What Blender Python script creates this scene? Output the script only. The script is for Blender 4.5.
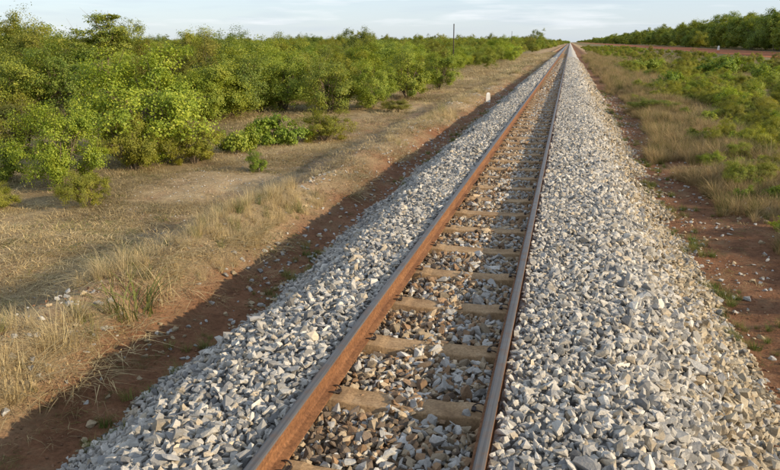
import bpy, bmesh, math
import numpy as np
from mathutils import Vector, Euler

for o in list(bpy.data.objects):
    bpy.data.objects.remove(o, do_unlink=True)
SC = bpy.context.scene
COL = SC.collection
R = math.radians

# ------------------------------------------------------------------ camera
# the track runs along +Y, z = 0 is the top of the rail heads
F_PX, VP = 700.0, (570.0, 42.0)            # focal length and vanishing point, in pixels of a 780 x 470 picture
PITCH = math.atan((235 - VP[1]) / F_PX)
YAW = math.atan((VP[0] - 390) * math.cos(PITCH) / F_PX)
CAM = Vector((0.885, 0.0, 2.103))
cd = bpy.data.cameras.new('camera'); cam = bpy.data.objects.new('camera', cd); COL.objects.link(cam)
cam.location = CAM
cam.rotation_euler = (math.pi / 2 - PITCH, 0, YAW)
cd.sensor_fit = 'HORIZONTAL'; cd.sensor_width = 36; cd.lens = 36 * F_PX / 780
cd.clip_start = 0.05; cd.clip_end = 20000
SC.camera = cam
MR = np.array(Euler((math.pi / 2 - PITCH, 0, YAW)).to_matrix())

# ------------------------------------------------------------------ world, sun, exposure
SUN_EL, SUN_AZ = R(20), R(-12)             # azimuth from +X towards +Y
SV = Vector((math.cos(SUN_EL) * math.cos(SUN_AZ), math.cos(SUN_EL) * math.sin(SUN_AZ), math.sin(SUN_EL)))
W = bpy.data.worlds.new('World'); SC.world = W; W.use_nodes = True
wn, wl = W.node_tree.nodes, W.node_tree.links
wn.clear()
sky = wn.new('ShaderNodeTexSky'); sky.sky_type = 'NISHITA'; sky.sun_disc = False
sky.sun_elevation = SUN_EL; sky.sun_rotation = math.pi / 2 - SUN_AZ
sky.altitude = 0; sky.air_density = 1.0; sky.dust_density = 0.6; sky.ozone_density = 3.0
tc = wn.new('ShaderNodeTexCoord')
mp = wn.new('ShaderNodeMapping'); mp.inputs['Scale'].default_value = (2.6, 2.6, 26.0); mp.inputs['Location'].default_value = (3.1, 0.4, 0.35)
nz = wn.new('ShaderNodeTexNoise'); nz.inputs['Scale'].default_value = 1.5; nz.inputs['Detail'].default_value = 7; nz.inputs['Roughness'].default_value = 0.55
rp = wn.new('ShaderNodeValToRGB'); rp.color_ramp.elements[0].position = 0.55; rp.color_ramp.elements[1].position = 0.74
mixw = wn.new('ShaderNodeMixRGB'); mixw.inputs['Color2'].default_value = (6.0, 6.1, 6.3, 1)
mul = wn.new('ShaderNodeMath'); mul.operation = 'MULTIPLY'; mul.inputs[1].default_value = 0.85
bg = wn.new('ShaderNodeBackground'); bg.inputs['Strength'].default_value = 0.12
wo = wn.new('ShaderNodeOutputWorld')
wl.new(tc.outputs['Generated'], mp.inputs['Vector']); wl.new(mp.outputs['Vector'], nz.inputs['Vector'])
wl.new(nz.outputs['Fac'], rp.inputs['Fac']); wl.new(rp.outputs['Color'], mul.inputs[0]); wl.new(mul.outputs[0], mixw.inputs['Fac'])
veil = wn.new('ShaderNodeMixRGB'); veil.inputs['Fac'].default_value = 0.62; veil.inputs['Color2'].default_value = (4.25, 4.8, 5.6, 1)   # thin high haze over the whole sky
wl.new(sky.outputs['Color'], veil.inputs['Color1']); nz2 = wn.new('ShaderNodeTexNoise'); nz2.inputs['Scale'].default_value = 2.3; nz2.inputs['Detail'].default_value = 5
rp2 = wn.new('ShaderNodeValToRGB'); rp2.color_ramp.elements[0].position = 0.50; rp2.color_ramp.elements[1].position = 0.68; rp2.color_ramp.elements[1].color = (.32, .32, .32, 1)
streak = wn.new('ShaderNodeMixRGB'); streak.inputs['Color2'].default_value = (3.2, 3.75, 4.45, 1)      # greyer streaks of thin cloud
wl.new(mp.outputs['Vector'], nz2.inputs['Vector']); wl.new(nz2.outputs['Fac'], rp2.inputs['Fac']); wl.new(rp2.outputs['Color'], streak.inputs['Fac'])
wl.new(veil.outputs['Color'], streak.inputs['Color1']); wl.new(streak.outputs['Color'], mixw.inputs['Color1']); wl.new(mixw.outputs['Color'], bg.inputs['Color'])
wl.new(bg.outputs['Background'], wo.inputs['Surface'])
ld = bpy.data.lights.new('sun', 'SUN'); ld.energy = 4.2; ld.angle = R(0.6); ld.color = (1.0, 0.815, 0.57)
sun = bpy.data.objects.new('sun', ld); COL.objects.link(sun); sun.rotation_euler = SV.to_track_quat('Z', 'Y').to_euler(); sun.location = (40, -10, 30)
SC.view_settings.view_transform = 'Standard'; SC.view_settings.look = 'None'
SC.cycles.max_bounces = 7; SC.cycles.diffuse_bounces = 3; SC.cycles.glossy_bounces = 2; SC.cycles.transmission_bounces = 3
SC.view_settings.exposure = 0.57; SC.view_settings.gamma = 1.0; SC.view_settings.use_curve_mapping = False

# ------------------------------------------------------------------ helpers
rng = np.random.default_rng(7)

def ray(px, py, z):
    """point of the level z seen at pixel (px, py) of the 780 x 470 picture, and its depth"""
    d = MR @ np.array([(px - 390) / F_PX, -(py - 235) / F_PX, -1.0])
    t = (z - CAM.z) / d[2]
    return CAM.x + d[0] * t, CAM.y + d[1] * t, t

def vnoise(x, y, seed=0):
    xi = np.floor(x).astype(np.int64); yi = np.floor(y).astype(np.int64)
    fx = x - xi; fy = y - yi
    fx = fx * fx * (3 - 2 * fx); fy = fy * fy * (3 - 2 * fy)
    def h(a, b):
        n = (a * 374761393 + b * 668265263 + seed * 974711) & 0x7fffffff
        n = ((n ^ (n >> 13)) * 1274126177) & 0x7fffffff
        return ((n ^ (n >> 16)) & 0xffff) / 65535.0
    return (h(xi, yi) * (1 - fx) * (1 - fy) + h(xi + 1, yi) * fx * (1 - fy)
            + h(xi, yi + 1) * (1 - fx) * fy + h(xi + 1, yi + 1) * fx * fy)

def mesh_np(name, V, Fc, mats, midx=None, smooth=False):
    me = bpy.data.meshes.new(name)
    V = np.asarray(V, dtype=np.float32)
    if isinstance(Fc, np.ndarray):
        n, k = Fc.shape
        me.vertices.add(len(V)); me.vertices.foreach_set('co', V.ravel())
        me.loops.add(n * k); me.loops.foreach_set('vertex_index', Fc.astype(np.int32).ravel())
        me.polygons.add(n); me.polygons.foreach_set('loop_start', np.arange(0, n * k, k, dtype=np.int32))
        me.polygons.foreach_set('loop_total', np.full(n, k, dtype=np.int32))
    else:
        me.from_pydata([tuple(map(float, v)) for v in V], [], Fc)
    for m in (mats if isinstance(mats, (list, tuple)) else [mats]):
        me.materials.append(m)
    if midx is not None:
        me.polygons.foreach_set('material_index', np.asarray(midx, dtype=np.int32))
    if smooth:
        me.polygons.foreach_set('use_smooth', np.ones(len(me.polygons), dtype=bool))
    me.update(calc_edges=True); me.validate()
    return me

def ob(name, me, parent=None, loc=None, rot=None, scl=None):
    o = bpy.data.objects.new(name, me); COL.objects.link(o)
    if parent: o.parent = parent
    if loc is not None: o.location = [float(a) for a in loc]
    if rot is not None: o.rotation_euler = [float(a) for a in rot]
    if scl is not None: o.scale = [float(a) for a in scl]
    return o

def tag(o, label=None, cat=None, group=None, kind=None):
    if label: o['label'] = label
    if cat: o['category'] = cat
    if group: o['group'] = group
    if kind: o['kind'] = kind
    return o

class MB:
    def __init__(s): s.v = []; s.f = []; s.m = []
    def add(s, V, Fs, m=0):
        b = len(s.v); s.v += [tuple(map(float, p)) for p in V]; s.f += [tuple(b + i for i in f) for f in Fs]; s.m += [m] * len(Fs)
    def box(s, c, d, m=0):
        x, y, z = c; a, b, e = d[0] / 2, d[1] / 2, d[2] / 2
        V = [(x + i * a, y + j * b, z + k * e) for k in (-1, 1) for j in (-1, 1) for i in (-1, 1)]
        s.add(V, [(0, 2, 3, 1), (4, 5, 7, 6), (0, 1, 5, 4), (2, 6, 7, 3), (0, 4, 6, 2), (1, 3, 7, 5)], m)
    def tube(s, P, rad, n=5, m=0, cap=True):
        P = [Vector(p) for p in P]; V = []; Fs = []
        up = Vector((0.13, 0.21, 0.97))
        for i, p in enumerate(P):
            t = (P[min(i + 1, len(P) - 1)] - P[max(i - 1, 0)]).normalized()
            a = t.cross(up)
            if a.length < 1e-3: a = t.cross(Vector((1, 0, 0)))
            a.normalize(); b = t.cross(a)
            for k in range(n):
                w = 2 * math.pi * k / n
                V.append(p + (a * math.cos(w) + b * math.sin(w)) * rad[i])
        for i in range(len(P) - 1):
            for k in range(n):
                Fs.append((i * n + k, i * n + (k + 1) % n, (i + 1) * n + (k + 1) % n, (i + 1) * n + k))
        if cap:
            Fs.append(tuple(range(n - 1, -1, -1))); Fs.append(tuple((len(P) - 1) * n + k for k in range(n)))
        s.add(V, Fs, m)
    def mesh(s, name, mats, smooth=False):
        return mesh_np(name, s.v, s.f, mats, s.m, smooth)

# ------------------------------------------------------------------ materials
class NT:
    def __init__(s, name):
        s.mat = bpy.data.materials.new(name); s.mat.use_nodes = True
        s.n = s.mat.node_tree.nodes; s.l = s.mat.node_tree.links
        s.b = s.n['Principled BSDF']; s.out = s.n['Material Output']
    def node(s, t, **kw):
        n = s.n.new(t)
        for k, v in kw.items(): setattr(n, k, v)
        return n
    def put(s, sock, v):
        if hasattr(v, 'links') or isinstance(v, bpy.types.NodeSocket): s.l.new(v, sock)
        elif isinstance(v, (tuple, list)) and len(v) == 3 and sock.type == 'RGBA': sock.default_value = (*v, 1)
        else: sock.default_value = v
    def noise(s, vec, scale, detail=4, rough=0.55):
        n = s.node('ShaderNodeTexNoise'); s.put(n.inputs['Scale'], scale); s.put(n.inputs['Detail'], detail); s.put(n.inputs['Roughness'], rough)
        if vec is not None: s.l.new(vec, n.inputs['Vector'])
        return n.outputs['Fac']
    def ramp(s, fac, stops):
        n = s.node('ShaderNodeValToRGB'); e = n.color_ramp.elements
        while len(e) < len(stops): e.new(0.5)
        for i, (p, c) in enumerate(stops):
            e[i].position = p; e[i].color = (*c, 1) if isinstance(c, tuple) else (c, c, c, 1)
        s.l.new(fac, n.inputs['Fac']); return n.outputs['Color']
    def mix(s, fac, a, b, mode='MIX'):
        n = s.node('ShaderNodeMixRGB', blend_type=mode)
        s.put(n.inputs['Fac'], fac); s.put(n.inputs['Color1'], a); s.put(n.inputs['Color2'], b); return n.outputs['Color']
    def math(s, op, a, b=0.0, c=0.0):
        n = s.node('ShaderNodeMath', operation=op); s.put(n.inputs[0], a); s.put(n.inputs[1], b); s.put(n.inputs[2], c); return n.outputs[0]
    def smooth(s, v, lo, hi, a=0.0, b=1.0):
        n = s.node('ShaderNodeMapRange', interpolation_type='SMOOTHSTEP')
        for i, x in enumerate((v, lo, hi, a, b)): s.put(n.inputs[i], x)
        return n.outputs[0]
    def bump(s, h, strength=0.5, dist=0.02):
        n = s.node('ShaderNodeBump'); s.put(n.inputs['Strength'], strength); s.put(n.inputs['Distance'], dist); s.l.new(h, n.inputs['Height'])
        s.l.new(n.outputs['Normal'], s.b.inputs['Normal'])
    def pos(s):
        g = s.node('ShaderNodeNewGeometry'); return g.outputs['Position']
    def xyz(s, v):
        n = s.node('ShaderNodeSeparateXYZ'); s.l.new(v, n.inputs[0]); return n.outputs
    def icol(s):
        n = s.node('ShaderNodeAttribute', attribute_type='INSTANCER', attribute_name='icol'); return n.outputs['Color']
    def objc(s):
        return s.node('ShaderNodeTexCoord').outputs['Object']
    def base(s, c, rough=0.9, spec=0.2, metal=0.0):
        s.put(s.b.inputs['Base Color'], c); s.put(s.b.inputs['Roughness'], rough); s.put(s.b.inputs['Specular IOR Level'], spec); s.put(s.b.inputs['Metallic'], metal)
        return s.mat

def m_stone():
    t = NT('crushed_stone'); oc = t.objc()
    n = t.noise(oc, 1.7, 5, 0.65); n2 = t.noise(oc, 9, 3)
    c = t.mix(1.0, t.icol(), t.ramp(n, [(0.25, 0.78), (0.7, 1.12)]), 'MULTIPLY')
    c = t.mix(1.0, c, t.ramp(n2, [(0.3, 0.88), (0.7, 1.08)]), 'MULTIPLY')
    t.bump(t.noise(oc, 5, 5, 0.7), 0.35, 0.12)
    return t.base(c, 0.88, 0.25)

def m_ground():
    t = NT('soil'); p = t.pos(); x, y, z = t.xyz(p)
    n1 = t.noise(p, 0.55, 6, 0.6); n2 = t.noise(p, 3.2, 6, 0.65); n3 = t.noise(p, 23, 5, 0.7); n4 = t.noise(p, 0.09, 4)
    red = t.ramp(n2, [(0.28, (0.13, 0.065, 0.036)), (0.5, (0.235, 0.117, 0.062)), (0.75, (0.33, 0.185, 0.105))])
    tan = t.ramp(n2, [(0.28, (0.27, 0.19, 0.105)), (0.5, (0.40, 0.30, 0.175)), (0.75, (0.50, 0.40, 0.25))])
    pale = t.ramp(n3, [(0.35, (0.34, 0.23, 0.13)), (0.65, (0.55, 0.44, 0.29))])
    tan = t.mix(t.smooth(n1, 0.5, 0.68), tan, pale)
    scrub = t.ramp(n1, [(0.3, (0.09, 0.085, 0.035)), (0.6, (0.19, 0.165, 0.07))])
    xw = t.math('ADD', x, t.math('MULTIPLY_ADD', n1, 1.4, -0.7))
    xw = t.math('ADD', xw, t.math('MULTIPLY_ADD', n2, 0.6, -0.3))
    # bare red earth beside the ballast, fading into dry soil under the grass
    left = t.math('MULTIPLY', t.smooth(xw, -3.5, -2.85), t.smooth(x, -0.5, 0.0, 1, 0))
    right = t.math('MULTIPLY', t.smooth(xw, 4.2, 6.0, 1, 0), t.smooth(x, 0, 0.5))
    redm = t.math('ADD', left, right)
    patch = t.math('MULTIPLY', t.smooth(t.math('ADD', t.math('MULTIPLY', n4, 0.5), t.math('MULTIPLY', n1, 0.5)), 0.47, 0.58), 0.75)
    ditch_earth_shade = t.math('MULTIPLY', t.smooth(xw, -6.6, -5.8), t.smooth(xw, -4.4, -3.9, 1, 0))  # orange ditch earth; its darker colour also paints in the berm's shadow strip
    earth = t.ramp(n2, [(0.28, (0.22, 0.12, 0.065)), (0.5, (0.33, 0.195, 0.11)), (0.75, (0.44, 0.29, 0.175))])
    c = t.mix(t.math('MAXIMUM', patch, t.math('MULTIPLY', ditch_earth_shade, 0.85)), tan, earth)
    far = t.smooth(t.math('ABSOLUTE', xw), 8.0, 14.0)
    c = t.mix(t.math('MULTIPLY', far, 0.75), c, scrub)
    c = t.mix(redm, c, red)
    c = t.mix(0.6, c, t.mix(1.0, c, t.ramp(n3, [(0.3, 0.5), (0.7, 1.4)]), 'MULTIPLY'))
    n5 = t.noise(p, 1.6, 7, 0.75)
    c = t.mix(t.smooth(n5, 0.5, 0.66, 0.0, 0.45), c, (0.17, 0.135, 0.075))
    t.bump(t.math('ADD', n3, t.math('MULTIPLY', n2, 1.5)), 1.0, 0.05)
    return t.base(c, 0.95, 0.1)

def m_road():
    t = NT('red_laterite'); p = t.pos()
    n = t.noise(p, 0.25, 6, 0.6); n2 = t.noise(p, 4, 5)
    c = t.ramp(n, [(0.3, (0.27, 0.095, 0.04)), (0.7, (0.40, 0.155, 0.068))])
    c = t.mix(0.3, c, t.mix(1.0, c, t.ramp(n2, [(0.3, 0.6), (0.7, 1.3)]), 'MULTIPLY'))
    t.bump(n2, 0.5, 0.03)
    return t.base(c, 0.95, 0.1)

def m_bed():
    t = NT('ballast_mass'); p = t.pos(); x, y, z = t.xyz(p)
    vo = t.node('ShaderNodeTexVoronoi'); t.put(vo.inputs['Scale'], 13.0); t.l.new(p, vo.inputs['Vector'])
    sep = t.node('ShaderNodeSeparateColor'); t.l.new(vo.outputs['Color'], sep.inputs[0])
    grey = t.ramp(sep.outputs[0], [(0.0, (0.20, 0.195, 0.185)), (0.5, (0.40, 0.39, 0.365)), (1.0, (0.56, 0.545, 0.51))])
    brown = t.ramp(sep.outputs[0], [(0.0, (0.15, 0.10, 0.06)), (0.5, (0.33, 0.24, 0.15)), (1.0, (0.46, 0.39, 0.30))])
    c = t.mix(t.smooth(t.math('ABSOLUTE', x), 0.5, 0.62, 1, 0), grey, brown)
    dist = t.math('SUBTRACT', 1.0, vo.outputs['Distance'])
    t.bump(dist, 1.0, 0.06)
    return t.base(c, 0.92, 0.2)

def m_leaf(name, ca, cb, cc, trans=0.40, rough=0.5):
    t = NT(name); g = t.node('ShaderNodeNewGeometry')
    c = t.ramp(g.outputs['Random Per Island'], [(0.0, ca), (0.55, cb), (1.0, cc)])
    n = t.noise(t.objc(), 1.1, 3)
    c = t.mix(1.0, c, t.ramp(n, [(0.3, (0.72, 0.80, 0.75)), (0.7, (1.2, 1.12, 1.0))]), 'MULTIPLY')
    c = t.mix(1.0, c, t.icol(), 'MULTIPLY')
    t.base(c, rough, 0.3)
    tr = t.node('ShaderNodeBsdfTranslucent'); t.l.new(t.mix(1.0, c, (1.25, 1.15, 0.5), 'MULTIPLY'), tr.inputs['Color'])
    mx = t.node('ShaderNodeMixShader'); mx.inputs[0].default_value = trans
    t.l.new(t.b.outputs[0], mx.inputs[1]); t.l.new(tr.outputs[0], mx.inputs[2]); t.l.new(mx.outputs[0], t.out.inputs['Surface'])
    return t.mat

def m_grass():
    t = NT('grass_blades'); g = t.node('ShaderNodeNewGeometry')
    c = t.mix(1.0, t.icol(), t.ramp(g.outputs['Random Per Island'], [(0.0, (0.55, 0.5, 0.42)), (0.5, (0.95, 0.93, 0.88)), (1.0, (1.3, 1.28, 1.2))]), 'MULTIPLY')
    t.base(c, 0.7, 0.2)
    tr = t.node('ShaderNodeBsdfTranslucent'); t.l.new(c, tr.inputs['Color'])
    mx = t.node('ShaderNodeMixShader'); mx.inputs[0].default_value = 0.25
    t.l.new(t.b.outputs[0], mx.inputs[1]); t.l.new(tr.outputs[0], mx.inputs[2]); t.l.new(mx.outputs[0], t.out.inputs['Surface'])
    return t.mat

def m_rust():
    t = NT('rusty_steel'); p = t.pos()
    mpn = t.node('ShaderNodeMapping'); mpn.inputs['Scale'].default_value = (14, 2.2, 14); t.l.new(p, mpn.inputs['Vector'])
    n = t.noise(mpn.outputs[0], 1.0, 8, 0.75); n2 = t.noise(p, 45, 5, 0.7)
    c = t.ramp(n, [(0.25, (0.10, 0.046, 0.024)), (0.5, (0.20, 0.092, 0.040)), (0.75, (0.30, 0.150, 0.066))])
    c = t.mix(0.8, c, t.mix(1.0, c, t.ramp(n2, [(0.32, 0.4), (0.68, 1.35)]), 'MULTIPLY'))
    t.bump(n2, 0.5, 0.005)
    return t.base(c, 0.82, 0.25)

def m_steel():
    t = NT('worn_rail_head'); p = t.pos()
    mpn = t.node('ShaderNodeMapping'); mpn.inputs['Scale'].default_value = (70, 0.8, 70); t.l.new(p, mpn.inputs['Vector'])
    n = t.noise(mpn.outputs[0], 1.0, 5, 0.6); n2 = t.noise(p, 9, 5, 0.6)
    c = t.ramp(n, [(0.3, (0.07, 0.068, 0.068)), (0.7, (0.15, 0.145, 0.14))])
    c = t.mix(t.smooth(n2, 0.45, 0.75, 0.0, 0.7), c, (0.15, 0.092, 0.06))
    return t.base(c, t.ramp(n2, [(0.3, 0.42), (0.7, 0.65)]), 0.4, 0.35)

def m_concrete():
    t = NT('dusty_concrete'); p = t.pos()
    n = t.noise(p, 5, 6, 0.65); n2 = t.noise(p, 55, 4, 0.7)
    c = t.ramp(n, [(0.3, (0.26, 0.165, 0.085)), (0.55, (0.38, 0.255, 0.14)), (0.8, (0.45, 0.335, 0.21))])
    c = t.mix(0.7, c, t.mix(1.0, c, t.ramp(n2, [(0.34, 0.45), (0.6, 1.15)]), 'MULTIPLY'))
    c = t.mix(t.smooth(t.noise(p, 2.3, 6, 0.7), 0.5, 0.7, 0, 0.55), c, (0.17, 0.105, 0.06))
    t.bump(n2, 0.4, 0.006)
    return t.base(c, 0.92, 0.15)

def m_plain(name, c, rough=0.85, spec=0.2, var=0.35, scale=8.0, metal=0.0):
    t = NT(name); n = t.noise(t.pos(), scale, 5, 0.6)
    lo = tuple(a * (1 - var) for a in c); hi = tuple(a * (1 + var) for a in c)
    t.bump(n, 0.3, 0.01)
    return t.base(t.ramp(n, [(0.3, lo), (0.7, hi)]), rough, spec, metal)

M = dict(stone=m_stone(), ground=m_ground(), road=m_road(), bed=m_bed(), rust=m_rust(), steel=m_steel(), concrete=m_concrete(), grass=m_grass(),
         leaf_bright=m_leaf('broad_leaf', (0.115, 0.165, 0.022), (0.215, 0.275, 0.038), (0.34, 0.375, 0.07)),
         leaf_mid=m_leaf('mid_green_leaf', (0.115, 0.155, 0.028), (0.205, 0.245, 0.046), (0.32, 0.335, 0.075)),
         leaf_olive=m_leaf('fine_olive_leaf', (0.14, 0.155, 0.026), (0.22, 0.23, 0.042), (0.31, 0.30, 0.07)),
         bark=m_plain('grey_bark', (0.15, 0.115, 0.08), 0.95, 0.1, 0.4, 14),
         clip=m_plain('blackened_spring_steel', (0.035, 0.026, 0.022), 0.6, 0.4, 0.3, 40, 0.3),
         wood=m_plain('weathered_pole_wood', (0.055, 0.045, 0.038), 0.9, 0.1, 0.35, 3),
         white=m_plain('whitewashed_concrete', (0.74, 0.72, 0.66), 0.85, 0.2, 0.10, 6),
         orange=m_plain('faded_orange_paint', (0.62, 0.24, 0.10), 0.8, 0.2, 0.15, 6))

# ------------------------------------------------------------------ terrain
KX = np.array([-900, -60, -14, -8, -6.3, -5.3, -4.5, -3.95, -3.6, -3.25, -2.8, -2.2, 0, 2.4, 3.2, 3.9, 4.8, 5.6, 7.5, 11, 17, 22, 25, 47, 70, 900], float)
KN = np.array([-1.5, -1.5, -1.46, -1.42, -1.48, -1.46, -1.02, -.49, -.42, -.55, -.80, -.86, -.95, -.90, -.93, -.88, -.74, -.74, -1.1, -1.25, -.95, -.3, 0, 0.05, 0.3, 0.6], float)
KF = np.array([-1.3, -1.3, -1.22, -1.16, -1.14, -1.10, -.92, -.60, -.54, -.61, -.80, -.86, -.95, -.90, -.93, -.88, -.74, -.74, -1.0, -1.1, -.8, -.3, 0, 0.05, 0.3, 0.6], float)

def gz(x, y):
    x = np.asarray(x, float); y = np.asarray(y, float)
    w = np.clip((y - 24) / 26, 0, 1); w = w * w * (3 - 2 * w)
    wob = (vnoise(x * 0 + 3, y * .22, 5) - .5) * .5 * np.clip((np.abs(x) - 2.3) / 1.0, 0, 1)
    xx = x + wob
    z = np.interp(xx, KX, KN) * (1 - w) + np.interp(xx, KX, KF) * w
    a = np.clip((np.abs(x) - 2.2) / 1.5, 0, 1)
    offroad = 1 - np.clip((x - 20) / 4, 0, 1) * np.clip((52 - x) / 4, 0, 1)
    z = z + a * ((vnoise(x * .5, y * .5, 1) - .5) * .16 + (vnoise(x * 2.1, y * 2.1, 2) - .5) * .07) * (0.25 + .75 * offroad) + (vnoise(x * 6, y * 6, 3) - .5) * .03
    z = z + offroad * np.clip((np.abs(x) - 14) / 30, 0, 1) * (vnoise(x * .06, y * .06, 4) - .5) * .6
    return z

def spacing(lo_fine, hi_fine, step, lo, hi, g=1.13):
    a = list(np.arange(lo_fine, hi_fine + 1e-6, step)); s = step
    while a[-1] < hi: s *= g; a.append(a[-1] + s)
    s = step; f = [a[0]]
    while f[-1] > lo: s *= g; f.append(f[-1] - s)
    return np.array(f[::-1][:-1] + a)

def grid_mesh(name, xs, ys, zf, mat, smooth=True):
    X, Y = np.meshgrid(xs, ys); Z = zf(X, Y)
    V = np.stack([X.ravel(), Y.ravel(), Z.ravel()], 1)
    nx, ny = len(xs), len(ys)
    i = (np.arange(ny - 1)[:, None] * nx + np.arange(nx - 1)[None, :]).ravel()
    return mesh_np(name, V, np.stack([i, i + 1, i + nx + 1, i + nx], 1), mat, None, smooth)

ys_g = spacing(1.0, 24, 0.14, -30, 7000, 1.075)
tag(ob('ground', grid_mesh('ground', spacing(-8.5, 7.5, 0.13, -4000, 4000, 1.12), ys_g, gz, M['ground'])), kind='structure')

# ballast bed under the stones
BX = np.array([-2.6, -2.38, -2.1, -1.45, -1.25, -.9, -.62, -.56, -.50, -.2, .2, .50, .56, .62, .9, 1.4, 1.65, 2.45, 2.65, 2.9], float)
BZ = np.array([-.93, -.85, -.72, -.18, -.12, -.075, -.055, -.13, -.22, -.205, -.205, -.22, -.13, -.052, -.06, -.085, -.15, -.78, -.89, -.97], float)
def bz(x, y):
    return np.interp(x + ((vnoise(x * 0 + 9, y * .6, 11) - .5) * .26 + (vnoise(x * 0 + 5, y * 2.1, 13) - .5) * .14) * np.clip((np.abs(x) - 1.1) / .4, 0, 1), BX, BZ) \
        + (vnoise(x * 1.7, y * 1.7, 12) - .5) * .05 * np.clip((np.abs(np.abs(x) - .57) - .05) * 8, 0, 1)
bed = tag(ob('ballast_bed', grid_mesh('ballast_bed', np.linspace(-2.95, 3.15, 100), spacing(0.0, 12, 0.1, -12, 6000, 1.08), lambda x, y: bz(x, y) - .055, M['bed'])), kind='structure')

# red laterite road far to the right
rx = np.linspace(28, 44, 12)
road = tag(ob('dirt_road', grid_mesh('dirt_road', rx, spacing(60, 61, 1.5, 20, 5000, 1.06), lambda x, y: gz(x, y) + .03, M['road'])), kind='structure')

# ------------------------------------------------------------------ instancing
def proto_collection(name, meshes):
    c = bpy.data.collections.new(name)
    for i, me in enumerate(meshes):
        c.objects.link(bpy.data.objects.new('%s_%02d' % (name, i), me))
    return c

def scatter(name, coll, P, rot, scl, idx, icol, parent=None):
    P = np.asarray(P, np.float32); n = len(P)
    me = bpy.data.meshes.new(name); me.vertices.add(n); me.vertices.foreach_set('co', P.ravel())
    for an, ty, key, arr in (('rot', 'FLOAT_VECTOR', 'vector', rot), ('scl', 'FLOAT_VECTOR', 'vector', scl), ('idx', 'INT', 'value', idx), ('icol', 'FLOAT_COLOR', 'color', icol)):
        at = me.attributes.new(an, ty, 'POINT')
        a = np.asarray(arr)
        if an == 'scl' and a.ndim == 1: a = np.repeat(a[:, None], 3, 1)
        if an == 'icol': a = np.concatenate([a, np.ones((n, 1))], 1)
        at.data.foreach_set(key, a.astype(np.int32 if an == 'idx' else np.float32).ravel())
    o = ob(name, me, parent)
    g = bpy.data.node_groups.new(name, 'GeometryNodeTree')
    g.interface.new_socket('Geometry', in_out='INPUT', socket_type='NodeSocketGeometry')
    g.interface.new_socket('Geometry', in_out='OUTPUT', socket_type='NodeSocketGeometry')
    gi, go = g.nodes.new('NodeGroupInput'), g.nodes.new('NodeGroupOutput')
    ci = g.nodes.new('GeometryNodeCollectionInfo'); ci.inputs[0].default_value = coll; ci.inputs[1].default_value = True; ci.inputs[2].default_value = True
    ip = g.nodes.new('GeometryNodeInstanceOnPoints'); ip.inputs['Pick Instance'].default_value = True
    def na(nm, ty):
        k = g.nodes.new('GeometryNodeInputNamedAttribute'); k.data_type = ty; k.inputs[0].default_value = nm
        return next(s for s in k.outputs if s.name == 'Attribute' and s.enabled)
    L = g.links.new
    L(gi.outputs[0], ip.inputs['Points']); L(ci.outputs[0], ip.inputs['Instance'])
    L(na('idx', 'INT'), ip.inputs['Instance Index']); L(na('rot', 'FLOAT_VECTOR'), ip.inputs['Rotation']); L(na('scl', 'FLOAT_VECTOR'), ip.inputs['Scale'])
    L(ip.outputs[0], go.inputs[0])
    md = o.modifiers.new('scatter', 'NODES'); md.node_group = g
    return o

# ------------------------------------------------------------------ track
rail_profile = [(-.070, -.159), (.070, -.159), (.070, -.150), (.022, -.136), (.009, -.122), (.008, -.052), (.014, -.042), (.031, -.034), (.0315, -.010), (.027, -.003), (.016, 0.0),
                (-.016, 0.0), (-.027, -.003), (-.0315, -.010), (-.031, -.034), (-.014, -.042), (-.008, -.052), (-.009, -.122), (-.022, -.136), (-.070, -.150)]
def rail_mesh():
    n = len(rail_profile); yy = [-8.0] + list(np.arange(0, 40, 2.0)) + [40, 60, 90, 150, 300, 700, 1500, 3500, 6000]
    V = [(x, y, z) for y in yy for x, z in rail_profile]; Fs = []; mi = []
    for i in range(len(yy) - 1):
        for k in range(n):
            Fs.append((i * n + k, i * n + (k + 1) % n, (i + 1) * n + (k + 1) % n, (i + 1) * n + k)[::-1])
            mi.append(1 if 8 <= k <= 12 else 0)
    Fs.append(tuple(range(n))); mi.append(0)
    return mesh_np('rail', V, Fs, [M['rust'], M['steel']], mi)
track = bpy.data.objects.new('railway_track', None); COL.objects.link(track); track.location = (0, 0, 0)
tag(track, 'single railway track of rusty rails on tan concrete sleepers running to the horizon', 'railway track')
rme = rail_mesh(); RX = .569
ob('rail', rme, track, (-RX, 0, 0)); ob('rail', rme, track, (RX, 0, 0))

def sleeper_mesh(seed):
    r = np.random.default_rng(seed); mb = MB()
    st = [(-1.02, -.190), (-1.0, -.180), (-.74, -.163), (-.40, -.164), (-.34, -.176), (-.05, -.178), (.05, -.178), (.34, -.176), (.40, -.164), (.74, -.163), (1.0, -.180), (1.02, -.190)]
    V = []; Fs = []
    for x, zt in st:
        zt += r.normal(0, .0006); w = .096 + r.normal(0, .0008)
        V += [(x, -.135, -.40), (x, -w - .005, zt - .007), (x, -w, zt), (x, w, zt), (x, w + .005, zt - .007), (x, .135, -.40)]
    for i in range(len(st) - 1):
        for k in range(6):
            Fs.append((i * 6 + k, i * 6 + (k + 1) % 6, i * 6 + 6 + (k + 1) % 6, i * 6 + 6 + k)[::-1])
    Fs += [tuple(range(6)), tuple(len(V) - 1 - k for k in range(6))]
    mb.add(V, Fs); return mb.mesh('sleeper', M['concrete'])
def clip_mesh():
    mb = MB()   # sprung steel clip: two prongs reaching over the rail foot from a looped back
    for s in (-1, 1):
        mb.tube([(-.052, s * .058, .022), (-.02, s * .060, .034), (.02, s * .056, .036), (.062, s * .040, .020), (.075, s * .0, .012)], [.0075] * 5, 5)
    mb.box((.055, 0, .006), (.05, .06, .022))
    return mb.mesh('rail_clip', M['clip'])
sl_me = [sleeper_mesh(k) for k in range(4)]; cl_me = clip_mesh()
SP = 0.905
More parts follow.
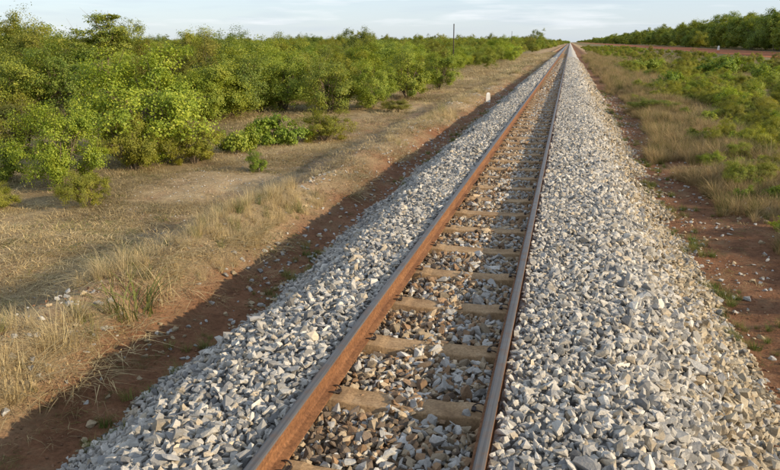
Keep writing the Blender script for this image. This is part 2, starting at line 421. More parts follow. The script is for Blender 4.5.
SY0 = ray(481, 403, -.165)[1] - 0.098
SY = np.array([SY0 + k * SP for k in range(-9, 160)])
for k, y in enumerate(SY):
    s = ob('sleeper', sl_me[k % 4], track, (rng.normal(0, .008), y, 0), (0, 0, rng.normal(0, .012)))
    if 6 < k < 34:
        for sx in (-1, 1):
            for side in (1, -1):
                # clip local +x points away from the rail
                ob('rail_clip', cl_me, s, (sx * RX + side * .085, 0, -.158), (0, 0, 0 if side > 0 else math.pi), (.55, .8, .6))

# ------------------------------------------------------------------ ballast stones
def stone_mesh(seed, flat):
    r = np.random.default_rng(seed); bm = bmesh.new()
    ax = np.array([1.0, r.uniform(.62, .9), r.uniform(.42, .72) * flat])
    for _ in range(13):
        v = r.normal(size=3); v /= np.linalg.norm(v); v = np.sign(v) * np.abs(v) ** .7
        v *= r.uniform(.36, .55)
        bm.verts.new(v * ax)
    res = bmesh.ops.convex_hull(bm, input=bm.verts)
    bmesh.ops.delete(bm, geom=[v for v in bm.verts if not v.link_faces], context='VERTS')
    me = bpy.data.meshes.new('ballast_stone'); bm.to_mesh(me); bm.free(); me.materials.append(M['stone']); return me
st_me = [stone_mesh(100 + k, 1.0 if k % 3 else .75) for k in range(16)]
ST = proto_collection('stone_shape', st_me)

def jgrid(x0, x1, y0, y1, s, j=.5):
    xs = np.arange(x0, x1, s); ys = np.arange(y0, y1, s)
    X, Y = np.meshgrid(xs, ys); n = X.size
    return X.ravel() + rng.uniform(-j, j, n) * s, Y.ravel() + rng.uniform(-j, j, n) * s

def stone_colours(x, y, z):
    n = len(x); u = rng.random(n); v = rng.normal(.97, .19, n)
    grey = np.where(u[:, None] < .66, [.465, .437, .385], np.where(u[:, None] < .9, [.25, .243, .23], [.46, .39, .29]))
    ub = rng.random(n) - .04 + .35 * np.clip(.1 - x, -.5, .6)
    brown = np.where(ub[:, None] < .34, [.44, .42, .38], np.where(ub[:, None] < .62, [.40, .315, .21], np.where(ub[:, None] < .84, [.29, .185, .105], [.165, .125, .09])))
    tan = np.where(u[:, None] < .6, [.43, .365, .26], [.32, .25, .16])
    mid = np.abs(x) < .53
    low = rng.random(n) < np.clip((x - 1.85) / .7, 0, .75) + np.clip((-x - 2.4) / .5, 0, .3)
    c = np.where(mid[:, None], brown, np.where(low[:, None], tan, grey))
    return np.clip(c * v[:, None], .04, .72)

SX, SYY, SZ, SS = [], [], [], []
def add_stones(x, y, size, lift):
    z = bz(x, y)
    mid = np.abs(x) < .56
    k = np.abs((y - SY0 + SP / 2) % SP - SP / 2)        # distance from the nearest sleeper's centre line
    on = (k < .118 + size * .22) & (np.abs(x) < 1.05) & mid
    cover = vnoise(x * 2.2 + 40, y * 1.3, 21) - .55 * np.clip((np.abs(x) - .06) / .2, 0, 1)
    keep = ~on | (cover > .47) | (rng.random(len(x)) < .012)
    rail = np.abs(np.abs(x) - RX)
    keep &= rail > .033 + size * np.where(mid, .38, .38)
    z = np.where(on, np.maximum(z, -.185), z)
    x, y, z, size, lift = x[keep], y[keep], z[keep], size[keep], lift[keep]
    SX.append(x); SYY.append(y); SZ.append(z + lift); SS.append(size)
def sizes(x, lo, hi):
    s = lo + (hi - lo) * rng.random(len(x)) ** 1.8
    return s * np.where(x > .55, .82 + .42 * np.clip((x - .7) / 1.2, 0, 1), .95)
for (y0, y1, s, lo, hi) in ((.6, 12, .040, .046, .090), (12, 36, .060, .062, .105), (36, 110, .12, .11, .18)):
    x, y = jgrid(-2.5, 2.85, y0, y1, s)
    sz = sizes(x, lo, hi); add_stones(x, y, sz, sz * rng.uniform(-.18, .16, len(x)))
x, y = jgrid(-2.1, 2.62, .6, 14, .125); sz = sizes(x, .068, .118); add_stones(x, y, sz, sz * rng.uniform(.05, .3, len(x)))
x = np.concatenate(SX); y = np.concatenate(SYY); z = np.concatenate(SZ); sz = np.concatenate(SS); n = len(x)
srot = np.stack([rng.normal(0, .62, n), rng.normal(0, .62, n), rng.uniform(0, 6.28, n)], 1)
srot[:, 1] += np.where(x > 1.5, .5, np.where(x < -1.4, -.5, 0)) * 0
sscl = sz[:, None] * np.stack([rng.uniform(.95, 1.3, n), rng.uniform(.85, 1.1, n), rng.uniform(.85, 1.15, n)], 1) * 1.12
sidx = rng.integers(0, 16, n); scol = stone_colours(x, y, z); SPOS = np.stack([x, y, z], 1)
# the 300 that show largest are objects of their own, the rest one mass
rel = (SPOS - np.array(CAM)) @ MR
u = 390 + F_PX * rel[:, 0] / -rel[:, 2]; v = 235 - F_PX * rel[:, 1] / -rel[:, 2]
inside = (rel[:, 2] < -.5) & (u > 4) & (u < 776) & (v > 40) & (v < 466)
score = np.where(inside, sz / np.maximum(-rel[:, 2], .1) * (1 + 2.0 * (z - bz(x, y)) / sz), -1)
big = np.argsort(-score)[:300]; rest = np.ones(n, bool); rest[big] = False
for i in big:
    o = ob('ballast_stone', st_me[sidx[i]], bed, SPOS[i], srot[i], sscl[i]); o['icol'] = [float(a) for a in scol[i]]
tag(scatter('ballast_gravel', ST, SPOS[rest], srot[rest], sscl[rest], sidx[rest], scol[rest], bed), kind='stuff')

# loose stones strewn on the earth beside the ballast
x, y = rng.uniform(-4.4, -2.2, 9000), rng.uniform(2, 45, 9000)
x2, y2 = rng.uniform(2.6, 4.6, 6000), rng.uniform(2, 45, 6000)
k1 = rng.random(9000) < np.exp(-(-2.3 - x) / (.16 + .6 * vnoise(x * 0, y * .5, 33) ** 2)) * .95 + .6 * (vnoise(x * 1.1, y * .9, 31) > .62) * (x < -2.7) + .05; k2 = rng.random(6000) < np.exp(-(x2 - 2.65) / (.2 + .8 * vnoise(x2 * 0, y2 * .6, 34) ** 2)) + .12
x = np.concatenate([x[k1], x2[k2], -4.6 - 5 * rng.random(3200) ** 1.5]); y = np.concatenate([y[k1], y2[k2], rng.uniform(5, 28, 3200)]); n = len(x)
s = .022 + .085 * rng.random(n) ** 1.5 * np.where(x < -4.6, .5, 1)
tag(scatter('loose_stones', ST, np.stack([x, y, gz(x, y) + s * .12], 1), np.stack([rng.normal(0, .3, n), rng.normal(0, .3, n), rng.uniform(0, 6.28, n)], 1), s, rng.integers(0, 16, n),
            np.where(rng.random((n, 1)) < .6, [.42, .41, .38], [.42, .33, .21]) * rng.normal(1, .15, (n, 1))),
    'grey and tan ballast stones strewn over the red earth beside the embankment', 'stones', kind='stuff')

n = 9000; x = np.where(rng.random(n) < .55, -2.3 - 2.2 * rng.random(n), 2.6 + 2.0 * rng.random(n)); y = 2.2 + 26 * rng.random(n) ** 1.5
s = .010 + .035 * rng.random(n) ** 2.2
tag(scatter('earth_clods', ST, np.stack([x, y, gz(x, y) + s * .1], 1), np.stack([rng.normal(0, .4, n), rng.normal(0, .4, n), rng.uniform(0, 6.28, n)], 1), s, rng.integers(0, 16, n),
            np.array([.23, .125, .07]) * rng.normal(1, .22, (n, 1)).clip(.4, 1.7)), 'small red earth clods and grit on the paths beside the ballast', 'earth clods', kind='stuff')

# ------------------------------------------------------------------ grass
def tuft_mesh(seed, nb, h, spread, lean, width, segs=3):
    r = np.random.default_rng(seed); V = []; Fs = []
    for _ in range(nb):
        a = r.uniform(0, 6.28); rad = spread * r.random() ** .6
        p = np.array([math.cos(a) * rad, math.sin(a) * rad, -.02]); aa = a + r.normal(0, .8)
        d = np.array([math.cos(aa), math.sin(aa), 0]); side = np.array([-d[1], d[0], 0]); ht = h * r.uniform(.45, 1.1); ln = lean * r.uniform(.2, 1.3)
        w = width * r.uniform(.6, 1.3); b = len(V)
        for k in range(segs):
            t = k / segs; q = p + d * ln * ht * t * t * 1.2 + np.array([0, 0, ht * (t - .35 * ln * t * t)])
            V += [q - side * w * (1 - t * .7), q + side * w * (1 - t * .7)]
        t = 1; V.append(p + d * ln * ht * 1.2 + np.array([0, 0, ht * (1 - .35 * ln)]))
        for k in range(segs - 1): Fs.append((b + 2 * k, b + 2 * k + 1, b + 2 * k + 3, b + 2 * k + 2))
        Fs.append((b + 2 * segs - 2, b + 2 * segs - 1, b + 2 * segs))
    return mesh_np('grass_tuft', V, Fs, M['grass'])
TALL = [tuft_mesh(200 + k, 64, 1.0, .20, .85, .0048) for k in range(5)]
MAT = [tuft_mesh(220 + k, 60, .15, .60, 3.2, .0068) for k in range(5)]
WEED = [tuft_mesh(240 + k, 80, .7, .28, .8, .010, 3) for k in range(4)]
GT, GM, GW = proto_collection('tall_grass', TALL), proto_collection('mat_grass', MAT), proto_collection('weed_tuft', WEED)

STRAW = np.array([.48, .375, .20]); PALE = np.array([.58, .49, .30]); OLIVE = np.array([.23, .225, .075]); GREEN = np.array([.12, .17, .035])
def grass_cols(n, g=0.0, pale=.4):
    u = rng.random((n, 1)); c = STRAW * (1 - pale * u) + PALE * pale * u
    gm = rng.random((n, 1)) < g; c = np.where(gm, np.where(rng.random((n, 1)) < .6, OLIVE, GREEN), c)
    return c * rng.normal(1, .14, (n, 1))
def put_grass(name, coll, nproto, x, y, s, cols, label, hs=None):
    n = len(x); sc = np.stack([s, s, s * (1 if hs is None else hs)], 1)
    return tag(scatter(name, coll, np.stack([x, y, gz(x, y)], 1), np.stack([rng.normal(0, .12, n), rng.normal(0, .12, n), rng.uniform(0, 6.28, n)], 1), sc, rng.integers(0, nproto, n), cols), label, 'grass', kind='stuff')

# matted dry grass on the left plain and berm
X, Y, S = [], [], []
for (x0, x1, y0, y1, n, a, b) in ((-14, -3.0, 4, 24, 9000, .35, .9), (-20, -3.0, 24, 60, 7000, .6, 1.3), (-16, -3.1, 60, 200, 7000, 1.0, 2.6)):
    x = rng.uniform(x0, x1, n); y = rng.uniform(y0, y1, n)
    k = (vnoise(x * .7, y * .7, 41) + .35 * rng.random(n) > .56) & ~((x < -4.3) & (x > -6.6) & (vnoise(x * .5, y * .25, 42) > .08) & (y < 34)) & (x < -2.95 - .6 * vnoise(x * 0, y * .8, 43))
    X.append(x[k]); Y.append(y[k]); S.append(rng.uniform(a, b, k.sum()))
X, Y, S = map(np.concatenate, (X, Y, S))
dg = grass_cols(len(X), .07, .7) * (.62 + .6 * vnoise(X * .45, Y * .45, 56))[:, None]
put_grass('dry_grass', GM, 5, X, Y, S, dg, 'matted dry straw grass covering the plain left of the railway')
# taller straw along the crest of the left berm
n = 2600; y = rng.uniform(2.5, 70, n); x = rng.normal(-3.75, .38, n) - .3 * (rng.random(n) < .3)
k = (vnoise(x * .5, y * .55, 44) > .54) & (x < -3.1); x, y = x[k], y[k]
put_grass('berm_grass', GT, 5, x, y, rng.uniform(.10, .34, len(x)) * (1 + .6 * (vnoise(x * .4, y * .4, 45) > .6)), grass_cols(len(x), .14, .9), 'pale straw tufts along the crest of the left berm')
n = 700; y = 2.6 + rng.random(n) * 9; x = -3.15 - 1.5 * rng.random(n); k = vnoise(x * .9, y * .9, 55) > .38; x, y = x[k], y[k]
put_grass('berm_straw', GT, 5, x, y, rng.uniform(.10, .36, len(x)), grass_cols(len(x), .1, .9), 'dense pale straw on the near end of the left berm')
# tall dry grass on the right bank, thinning to scrub
X, Y, S, H = [], [], [], []
for (y0, y1, n, a, b) in ((2.5, 16, 3400, .14, .42), (16, 45, 5200, .18, .52), (45, 160, 5200, .3, .8)):
    y = rng.uniform(y0, y1, n); x = 3.05 + np.abs(rng.normal(0, 2.6, n)) + .9 * vnoise(y * .35, y * 0, 46)
    k = vnoise(x * .5, y * .5, 47) > np.where(x < 4.0, .36, .16)
    X.append(x[k]); Y.append(y[k]); S.append((rng.uniform(a, b, n) * (.5 + .9 * vnoise(x * .8, y * .8, 50)))[k])
X, Y, S = map(np.concatenate, (X, Y, S))
put_grass('bank_grass', GT, 5, X, Y, S, grass_cols(len(X), .3, .35) * np.array([.80, .75, .70]), 'tall dry brown grass on the bank right of the red path')
# thin dead litter and sprigs on the earth paths
n = 1900; y = 2.5 + rng.random(n) ** 1.3 * 60; x = np.where(rng.random(n) < .55, 2.7 + rng.random(n) * 2.2, -2.3 - rng.random(n) * 1.4)
k = vnoise(x * 1.2, y * .8, 49) + .3 * (np.abs(x) - 3) > .5; x, y = x[k], y[k]
put_grass('path_litter', GM, 5, x, y, rng.uniform(.12, .42, len(x)), grass_cols(len(x), .45, .3) * .8, 'sparse dead grass litter on the red earth paths')
# rough scrub floor further right
n = 9000; x = rng.uniform(5.5, 25.5, n); y = rng.uniform(14, 230, n) ; y = 14 + (y - 14) ** 1.0
k = x < .42 * y + 6; x, y = x[k], y[k]
put_grass('scrub_grass', GT, 5, x, y, rng.uniform(.3, .8, len(x)) * np.clip((27.5 - x) / 12, .2, 1), grass_cols(len(x), .42, .15) * .8, 'brownish rank grass among the low scrub on the right')
# green weeds at the toes of the ballast
n = 1800; y = 3 + rng.random(n) ** 1.4 * 45; x = np.where(rng.random(n) < .66, rng.normal(2.65, .3, n), rng.normal(-2.3, .16, n))
k = vnoise(x * .8 + 5, y * .9, 48) > .50; x, y = x[k], y[k]; n = len(x)
put_grass('ballast_weeds', GW, 4, x, y, rng.uniform(.08, .24, n), np.where(rng.random((n, 1)) < .4, GREEN, OLIVE) * rng.normal(1.0, .15, (n, 1)), 'small green weeds sprouting at the foot of the ballast')

# ------------------------------------------------------------------ bushes and trees
def leaves_np(r, C, Nn, ln, wd, fold=.25):
    """diamond leaves at centres C with normals Nn"""
    n = len(C); t = r.normal(size=(n, 3)); t -= (t * Nn).sum(1, keepdims=True) * Nn; t /= np.linalg.norm(t, axis=1, keepdims=True) + 1e-9
    b = np.cross(Nn, t); L = (ln * r.uniform(.6, 1.25, n))[:, None]; Wd = (wd * r.uniform(.7, 1.2, n))[:, None]
    V = np.stack([C - t * L * .5, C + b * Wd * .5 + Nn * Wd * fold - t * L * .05, C + t * L * .5, C - b * Wd * .5 + Nn * Wd * fold - t * L * .05], 1).reshape(-1, 3)
    i = np.arange(n)[:, None] * 4
    return V, np.concatenate([np.concatenate([i, i + 1, i + 2], 1), np.concatenate([i, i + 2, i + 3], 1)], 0)

def bush(seed, mat, w, h, nclump, nleaf, ln, wd, base=.1, stems=6, clump=.2, hollow=.55, up=.4, flat=.75):
    """crown and trunk meshes of a plant w wide and h high standing on the origin"""
    r = np.random.default_rng(seed); mb = MB()
    zc = h * (base + (1 - base) * .42); rz_t = h - zc; rz_b = zc - h * base
    D = r.normal(size=(nclump, 3)); D /= np.linalg.norm(D, axis=1, keepdims=True)
    ph = r.uniform(0, 6.28, 4)
    az = np.arctan2(D[:, 1], D[:, 0]); lump = 1 + .20 * np.sin(2 * az + ph[0]) + .14 * np.sin(3 * az + ph[1] + 2 * D[:, 2]) + .10 * np.sin(5 * az + ph[2])
    rad = (hollow + (1 - hollow) * r.random(nclump) ** .6) * lump * r.uniform(.82, 1.08, nclump)
    K = np.stack([D[:, 0] * w / 2, D[:, 1] * w / 2, np.where(D[:, 2] > 0, rz_t, rz_b) * D[:, 2]], 1) * rad[:, None] * .84 + np.array([0, 0, zc])
    K[:, 2] = np.maximum(K[:, 2], .06 * h)
    cr = clump * (w + h) / 2 * r.uniform(.55, 1.25, nclump)
    # limbs
    st = []
    for k in range(stems):
        a = 2 * math.pi * (k + r.uniform(-.3, .3)) / stems; q = np.array([math.cos(a) * w * .16 * r.uniform(.3, 1.2), math.sin(a) * w * .16 * r.uniform(.3, 1.2), zc * r.uniform(.7, 1.15)])
        b0 = np.array([math.cos(a), math.sin(a), 0]) * .03 * w; b0[2] = -.12
        r0 = .012 * (w + h) / 2 * r.uniform(.8, 1.4); mid = b0 * .4 + q * .5 + r.normal(0, .03 * w, 3)
        mb.tube([b0, mid, q], [r0, r0 * .8, r0 * .55], 5, cap=False); st.append((q, mid, r0))
    for c in range(nclump):
        q, mid, r0 = st[int(np.argmin([np.linalg.norm((s[0] - K[c]) * [1, 1, .6]) for s in st]))]
        s0 = q if r.random() < .7 else mid; m2 = s0 * .45 + K[c] * .55 + r.normal(0, .04 * w, 3)
        mb.tube([s0, m2, K[c]], [r0 * .5, r0 * .33, r0 * .15], 3, cap=False)
        for _ in range(3):
            d = r.normal(size=3); d[2] = abs(d[2]) * .8; d /= np.linalg.norm(d)
            mb.tube([m2 * .3 + K[c] * .7, K[c] + d * cr[c] * r.uniform(.6, 1.15)], [r0 * .16, r0 * .05], 3, cap=False)
    # leaves, in small sprays inside each clump
    ns = nclump * 7; sc = np.repeat(np.arange(nclump), 7); sd = r.normal(size=(ns, 3)); sd /= np.linalg.norm(sd, axis=1, keepdims=True)
    SPR = K[sc] + sd * (cr[sc] * r.uniform(.35, 1.0, ns))[:, None] * np.array([1, 1, flat])
    SPR[:, 2] = np.maximum(SPR[:, 2], .04)
    li = r.integers(0, ns, nleaf); off = r.normal(size=(nleaf, 3)) * (cr[sc[li]] * .22)[:, None] * np.array([1, 1, flat])
    C = SPR[li] + off; C[:, 2] = np.maximum(C[:, 2], .03)
    N = (C - K[sc[li]]); N /= np.linalg.norm(N, axis=1, keepdims=True) + 1e-6
    O = C - np.array([0, 0, zc * .6]); O /= np.linalg.norm(O, axis=1, keepdims=True) + 1e-6
    N = N * .35 + O * .55 + r.normal(size=(nleaf, 3)) * .34 + np.array([0, 0, up * .45]); N /= np.linalg.norm(N, axis=1, keepdims=True) + 1e-6
    V, Fc = leaves_np(r, C, N, ln, wd)
    return mesh_np('crown', V, Fc, mat), mb.mesh('trunk', M['bark'])

B = {}
B['broad'] = [bush(300 + k, M['leaf_bright'], 4.4, 3.3, 46, 25000, .078, .054, .05, 7, .17, .5) for k in range(3)]
B['broad_small'] = [bush(310 + k, M['leaf_bright'], 2.4, 2.0, 30, 10500, .075, .052, .03, 6, .2, .5) for k in range(2)]
B['low'] = [bush(320 + k, M['leaf_bright'], 2.6, 1.0, 30, 5200, .10, .075, .02, 7, .2, .45, .6) for k in range(2)]
B['fine'] = [bush(330 + k, M['leaf_olive'], 2.6, 2.1, 44, 21000, .065, .026, .03, 8, .16, .5, .25) for k in range(3)]
B['mid'] = [bush(340 + k, M['leaf_mid'], 3.8, 3.2, 44, 21000, .088, .055, .04, 7, .17, .5) for k in range(3)]
B['sparse'] = [bush(350 + k, M['leaf_olive'], 3.2, 3.8, 52, 21000, .075, .035, .10, 6, .14, .5, .3) for k in range(2)]
B['tree'] = [bush(360 + k, M['leaf_mid'], 2.6, 4.6, 24, 9000, .085, .06, .58, 3, .15, .4, .6, .5) for k in range(1)]
B['tall'] = [bush(370 + k, M['leaf_mid'], 7.0, 8.0, 54, 15000, .23, .15, .10, 5, .15, .5) for k in range(3)]
NAT = dict(broad=(4.4, 3.3), broad_small=(2.4, 2.0), low=(2.6, 1.0), fine=(2.6, 2.1), mid=(3.8, 3.2), sparse=(3.2, 3.8), tree=(2.6, 4.6), tall=(7.0, 8.0))
TINT = dict(b=(1.2, 1.2, 1.1), d=(.85, .96, .95), o=(1.3, 1.28, 1.0), y=(1.35, 1.35, 1.05), br=(1.2, 1.12, 1.15), g=(1.0, 1.12, 1.0))

def plant(name, kind, var, x, y, w, h, label, cat, tint='b', rz=None, group=None, sink=.03):
    e = bpy.data.objects.new(name, None); COL.objects.link(e)
    e.location = (float(x), float(y), float(gz(x, y)) - sink); e.rotation_euler = (0, 0, rng.uniform(0, 6.28) if rz is None else rz)
    nw, nh = NAT[kind]; e.scale = (w / nw, w / nw, h / nh)
    cm, tm = B[kind][var % len(B[kind])]
    c = ob('crown', cm, e); c['icol'] = list(TINT[tint] if isinstance(tint, str) else tint); ob('trunk', tm, e)
    return tag(e, label, cat, group)

def at_px(px, py, wpx, hpx, z=-1.4):
    for _ in range(4):
        x, y, d = ray(px, py, z); z = float(gz(x, y))
    return x, y, wpx * d / F_PX, hpx * d / F_PX

LEFT = [
    (148, 160, 156, 116, 'broad', 0, 'y', 'bush', 'largest bright green broadleaf bush, tallest of the front clump at left'),
    (62, 190, 96, 92, 'broad', 1, 'y', 'bush', 'bright yellow-green broadleaf bush behind the small round olive shrub'),
    (87, 207, 52, 48, 'fine', 0, 'o', 'shrub', 'small round olive shrub standing forward alone on the dry grass'),
    (134, 171, 76, 66, 'fine', 1, 'o', 'shrub', 'olive fine-leaved shrub in front of the largest bright green bush'),
    (194, 163, 62, 50, 'fine', 2, 'o', 'shrub', 'low olive shrub at the right foot of the largest green bush'),
    (-2, 208, 46, 30, 'fine', 1, 'o', 'shrub', 'yellowish olive shrub cut off by the left edge of the picture'),
    (4, 182, 52, 44, 'broad_small', 0, 'b', 'bush', 'leafy green bush at the left edge, with deep shade beneath'),
    (24, 152, 96, 68, 'fine', 0, 'br', 'bush', 'rounded brownish olive bush behind the leftmost shrubs'),
    (236, 152, 52, 26, 'low', 0, 'b', 'shrub', 'low sprawling bright green shrub, left one of the pair by the earth track'),
    (276, 144, 66, 28, 'low', 1, 'g', 'shrub', 'low sprawling green shrub, right one of the pair by the earth track'),
    (325, 140, 64, 36, 'fine', 2, 'o', 'shrub', 'olive shrub right of the low sprawling green pair'),
    (257, 172, 20, 24, 'broad_small', 1, 'g', 'sapling', 'tiny lone green sapling on the dry grass beside the earth track'),
    (107, 114, 74, 98, 'tree', 0, 'b', 'tree', 'slender open-crowned tree rising above the bushes against the sky'),
    (165, 112, 62, 82, 'sparse', 0, 'br', 'tree', 'thin brownish tree right of the slender open-crowned tree'),
    (207, 112, 60, 80, 'sparse', 1, 'br', 'tree', 'thin olive tree behind the right end of the front clump'),
    (72, 118, 84, 76, 'mid', 0, 'g', 'bush', 'dense green bush at the foot of the slender open-crowned tree'),
    (18, 118, 90, 68, 'mid', 1, 'o', 'bush', 'olive green bush low on the skyline at far left'),
    (238, 116, 76, 62, 'mid', 2, 'd', 'bush', 'dark green rounded bush behind the low sprawling pair'),
    (283, 110, 74, 60, 'broad', 2, 'b', 'bush', 'bright green bush right of the dark rounded bush'),
    (330, 112, 70, 56, 'mid', 0, 'b', 'bush', 'leafy green bush above the olive shrub by the earth track'),
    (372, 108, 62, 48, 'broad', 0, 'b', 'bush', 'bright green bush at the front of the receding row, nearest its start'),
    (408, 98, 58, 52, 'mid', 1, 'y', 'bush', 'yellow-green bush in the front row just before the telegraph pole'),
    (438, 90, 48, 40, 'broad', 1, 'b', 'bush', 'green bush in front of the telegraph pole'),
    (395, 112, 34, 16, 'fine', 0, 'br', 'shrub', 'low grey-brown shrub at the edge of the dry verge'),
]
for (px, py, w, h, kd, va, ti, cat, lab) in LEFT:
    x, y, wm, hm = at_px(px, py, w, h)
    plant({'tree': 'slender_tree'}.get(cat, 'green_' + cat if kd != 'fine' else 'olive_' + cat), kd, va, x, y, wm, hm, lab, cat, ti, group='bushes and trees left of the railway')

# thicket behind and along the track: one mass no one could count
protos = [B['broad'][0][0], B['broad'][1][0], B['broad'][2][0], B['fine'][0][0], B['fine'][2][0], B['mid'][0][0], B['mid'][1][0], B['mid'][2][0], B['sparse'][0][0], B['sparse'][1][0], B['tall'][0][0], B['tall'][1][0], B['tall'][2][0], B['low'][0][0], B['low'][1][0], B['broad_small'][0][0]]
pk = np.array([4.4, 4.4, 4.4, 2.6, 2.6, 3.8, 3.8, 3.8, 3.2, 3.2, 7, 7, 7, 2.6, 2.6, 2.4]); TH = proto_collection('thicket_crown', protos)
def thicket(name, x, y, s, probs, tints, label):
    n = len(x); idx = rng.choice(len(protos), n, p=np.array(probs) / sum(probs))
    sc = s[:, None] / pk[idx][:, None] * np.stack([rng.uniform(.9, 1.15, n), rng.uniform(.9, 1.15, n), rng.uniform(.85, 1.15, n)], 1)
    tc_ = np.array([TINT[k] for k in tints])[rng.integers(0, len(tints), n)] * rng.normal(1, .1, (n, 1))
    return tag(scatter(name, TH, np.stack([x, y, gz(x, y) - .05], 1), np.stack([np.zeros(n), np.zeros(n), rng.uniform(0, 6.28, n)], 1), sc, idx, tc_), label, 'thicket', kind='stuff')
X, Y = [], []
for (y0, y1, st) in ((28, 75, 3.1), (75, 200, 4.2), (200, 900, 9.0), (900, 3200, 30.0)):
    gx, gy = jgrid(-1.25 * y1 - 4, -8.4, y0, y1, st, .42); X.append(gx); Y.append(gy)
x, y = np.concatenate(X), np.concatenate(Y); n = len(x)
x = np.where(x > -12, x - .9 * (vnoise(y * .12, y * 0, 52) - .3) * 4, x) - np.where(y < 60, 2.2 * (1 - (y - 28) / 32).clip(0, 1), 0)
k = (vnoise(x * .16, y * .16, 51) > .16) & (x > -1.2 * y - 2) & (rng.random(n) > .05) & ((x > -170) | (rng.random(n) < .3))
sl = rng.uniform(2.5, 4.6, n) * (1 + np.clip((y - 200) / 300, 0, .6) + np.clip((y - 900) / 1500, 0, .6)) * np.where(rng.random(n) < .10, 1.3, 1) * np.where(x > -10.5, .75, 1)
rows = np.array([[ray(px, py, -1.4)[0], ray(px, py, -1.4)[1]] for px, py, *_ in LEFT])
near = np.min(np.hypot(x[:, None] - rows[None, :, 0], y[:, None] - rows[None, :, 1]), 1)
k &= (near > 1.8) & (y > 29)
thicket('scrub_thicket', x[k], y[k], sl[k], [3, 3, 3, 1.4, 1.4, 3, 3, 3, .8, .8, 0, 0, 0, 0, 0, 0], 'b y g o o br d d b'.split(), 'green scrub thicket left of the railway receding to the horizon as one mass')

# right: low scrub and the wood beyond the red road
RIGHT = [
    (655, 112, 46, 18, 'fine', 0, 'g', 'shrub', 'small dark green shrub on the bank beside the ballast, nearest of the right-hand row'),
    (742, 200, 22, 16, 'low', 0, 'g', 'shrub', 'tiny bright green tuft at the foot of the tall dry grass'),
    (779, 138, 36, 30, 'broad_small', 1, 'y', 'shrub', 'yellow-green shrub cut by the right edge of the picture'),
    (757, 112, 26, 18, 'broad_small', 0, 'y', 'shrub', 'small yellow-green shrub left of the one cut by the right edge'),
    (700, 96, 54, 24, 'fine', 1, 'br', 'shrub', 'wide brownish shrub in the middle of the right-hand scrub'),
    (668, 92, 40, 20, 'low', 1, 'g', 'shrub', 'low green shrub left of the wide brownish one'),
    (770, 84, 46, 20, 'low', 0, 'b', 'shrub', 'bright green low shrub below the red road at the right edge'),
    (722, 76, 48, 18, 'low', 1, 'g', 'shrub', 'low green shrub just below the little roadside marker'),
    (640, 72, 40, 13, 'low', 0, 'b', 'shrub', 'flat green shrub near the far end of the right-hand scrub'),
]
for (px, py, w, h, kd, va, ti, cat, lab) in RIGHT:
    x, y, wm, hm = at_px(px, py, w, h, -1.1)
    plant('low_shrub', kd, va, x, y, wm, hm, lab, cat, ti, group='low shrubs between the railway and the red road')
n = 1500; y = 22 + 400 * rng.random(n) ** 1.8; x = 6.5 + rng.random(n) * 18
k = (x < .3 * y + 5) & (vnoise(x * .25, y * .2, 61) > .42); x, y = x[k], y[k]
x3, y3 = rng.uniform(4.3, 10, 420), 8 + 40 * rng.random(420); k = vnoise(x3 * .35, y3 * .3, 62) > .56
x, y = np.concatenate([x, x3[k]]), np.concatenate([y, y3[k]]); n = len(x)
thicket('low_scrub', x, y, rng.uniform(.6, 1.7, n) * np.clip((30 - x) / 9, .45, 1) * np.clip((x - 2) / 6, .45, 1), [.3, .3, .3, 3, 3, 0, 0, 0, .5, .5, 0, 0, 0, 2, 2, 2], 'b o o y br br'.split(), 'low green scrub filling the strip between railway and red road')
TALLT = [(776, 30, 10.6, 'g', 'tallest tree beyond the red road, at the right edge'), (752, 25, 9.4, 'g', 'broad tree next left of the tallest one beyond the road'), (728, 24, 9.0, 'b', 'green tree directly behind the little roadside marker'),
         (706, 22, 9.2, 'b', 'leafy green tree just left of the roadside marker'), (686, 20, 8.8, 'g', 'rounded tree in the middle of the wood beyond the road'), (668, 18, 8.8, 'o', 'olive tree left of the middle of the wood beyond the road'),
         (652, 16, 9.0, 'g', 'green tree near the far left end of the wood beyond the road')]
for i, (px, w, hm, ti, lab) in enumerate(TALLT):
    # stands on the far verge of the road, X about 50
    dd = MR @ np.array([(px - 390) / F_PX, -(42 - 235) / F_PX, -1.0]); X0 = 50 + rng.uniform(-1.5, 2); y = dd[1] / dd[0] * (X0 - CAM.x)
    plant('woodland_tree', 'tall', i, X0, y, 8.4, hm, lab, 'tree', ti, group='trees beyond the red road')
n = 1300; y = 120 + 1500 * rng.random(n) ** 1.8; x = 48 + rng.random(n) ** 1.4 * 60; s = 3.2 + 7.0 * rng.random(n) ** 1.1
y = np.concatenate([y, 1600 + 3600 * rng.random(500)]); x = np.concatenate([x, 46 + 160 * rng.random(500) ** 1.5]); s = np.concatenate([s, rng.uniform(5, 9, 500)]); n = len(x)
thicket('roadside_wood', x, y, s, [0, 0, 0, .3, .3, .8, .8, .8, .2, .2, 3, 3, 3, 0, 0, 0], 'b g b d o y'.split(), 'dark green wood beyond the red road receding to the horizon')

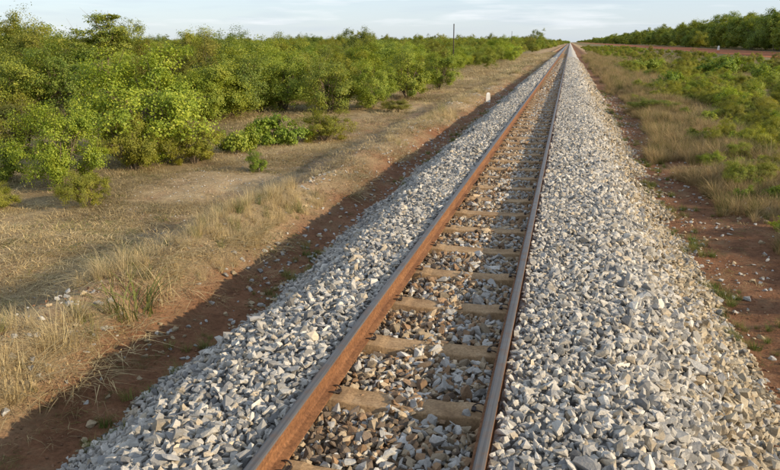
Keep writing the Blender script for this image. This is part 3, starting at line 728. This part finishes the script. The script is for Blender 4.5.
# bigger single tufts on the left berm
def tuft(name, px, py, kind, h, col, label, s=1.0):
    x, y, d = ray(px, py, -.62); z = float(gz(x, y)); x, y, d = ray(px, py, z)
    o = ob(name, {'t': TALL[0], 'w': WEED[1], 't2': TALL[2]}[kind], None, (x, y, gz(x, y) - .02), (0, 0, rng.uniform(0, 6)), (s, s, h)); o['icol'] = list(col)
    return tag(o, label, 'grass tuft', 'large tufts on the left berm')
tuft('green_tuft', 128, 300, 'w', .62, (.17, .19, .05), 'bushy green tuft on the left berm, the only green one there', .95)
tuft('straw_tuft', 160, 288, 't', .50, (.50, .41, .23), 'pale straw tuft right beside the bushy green tuft', .8)
tuft('straw_tuft', 62, 335, 't2', .62, (.50, .42, .24), 'tall wispy straw tuft left of the bushy green tuft', .7)
tuft('straw_tuft', 12, 385, 't', .55, (.54, .44, .25), 'big pale straw tuft at the lower left edge', .85)

# ------------------------------------------------------------------ poles and markers
def telegraph_pole(x, y, h, label):
    e = bpy.data.objects.new('telegraph_pole', None); COL.objects.link(e); e.location = (x, y, float(gz(x, y)) - .1)
    m = MB(); m.tube([(0, 0, 0), (.01, 0, h * .5), (0, 0, h)], [.065, .058, .05], 8); ob('post', m.mesh('post', M['wood'], True), e)
    m = MB(); m.tube([(0, 0, h), (0, 0, h + .03), (0, 0, h + .07)], [.066, .066, .02], 8); ob('cap', m.mesh('cap', M['wood']), e)
    return tag(e, label, 'telegraph pole', 'telegraph poles left of the railway')
for px, py, lab in ((454, 24.5, 'dark slim telegraph pole standing out of the scrub, nearest of the line'), (512, 31.5, 'second telegraph pole along the line, small against the sky'),
                    (531, 35.5, 'farthest telegraph pole, a hair-thin line near the vanishing point')):
    d = MR @ np.array([(px - 390) / F_PX, -(py - 235) / F_PX, -1.0]); top = 3.85 if px < 500 else 4.9; t = (top - CAM.z) / d[2]
    x, y = CAM.x + d[0] * t, CAM.y + d[1] * t
    telegraph_pole(x, y, top - float(gz(x, y)) + .1, lab)

x, y, wm, hm = at_px(488, 101, 4, 10, -.8)
e = bpy.data.objects.new('distance_marker', None); COL.objects.link(e); e.location = (x, y, float(gz(x, y)) - .05); e.rotation_euler = (0, 0, .2)
m = MB(); pr = [(.0, .105), (.30, .098), (.44, .092), (.50, .075), (.53, .04)]; V = []
for zz, r_ in pr: V += [(-r_, -r_ * .75, zz), (r_, -r_ * .75, zz), (r_, r_ * .75, zz), (-r_, r_ * .75, zz)]
m.add(V, [(4 * i + k, 4 * i + (k + 1) % 4, 4 * i + 4 + (k + 1) % 4, 4 * i + 4 + k) for i in range(4) for k in range(4)] + [(16, 17, 18, 19)])
ob('stone', m.mesh('stone', M['white']), e); m = MB(); m.box((0, 0, .02), (.30, .25, .09)); ob('footing', m.mesh('footing', M['concrete']), e)
tag(e, 'short white stone marker beside the shaded red path', 'marker')

x, y, wm, hm = at_px(718, 52.5, 2, 7, 0)
e = bpy.data.objects.new('roadside_marker', None); COL.objects.link(e); e.location = (x, y, float(gz(x, y)) - .05)
m = MB(); m.tube([(0, 0, 0), (0, 0, .55)], [.26, .24], 10); ob('base', m.mesh('base', M['orange']), e)
m = MB(); m.tube([(0, 0, .55), (0, 0, 1.2), (0, 0, 1.4)], [.24, .20, .10], 10); ob('post', m.mesh('post', M['white']), e)
tag(e, 'little white and orange marker post on the red road', 'marker')
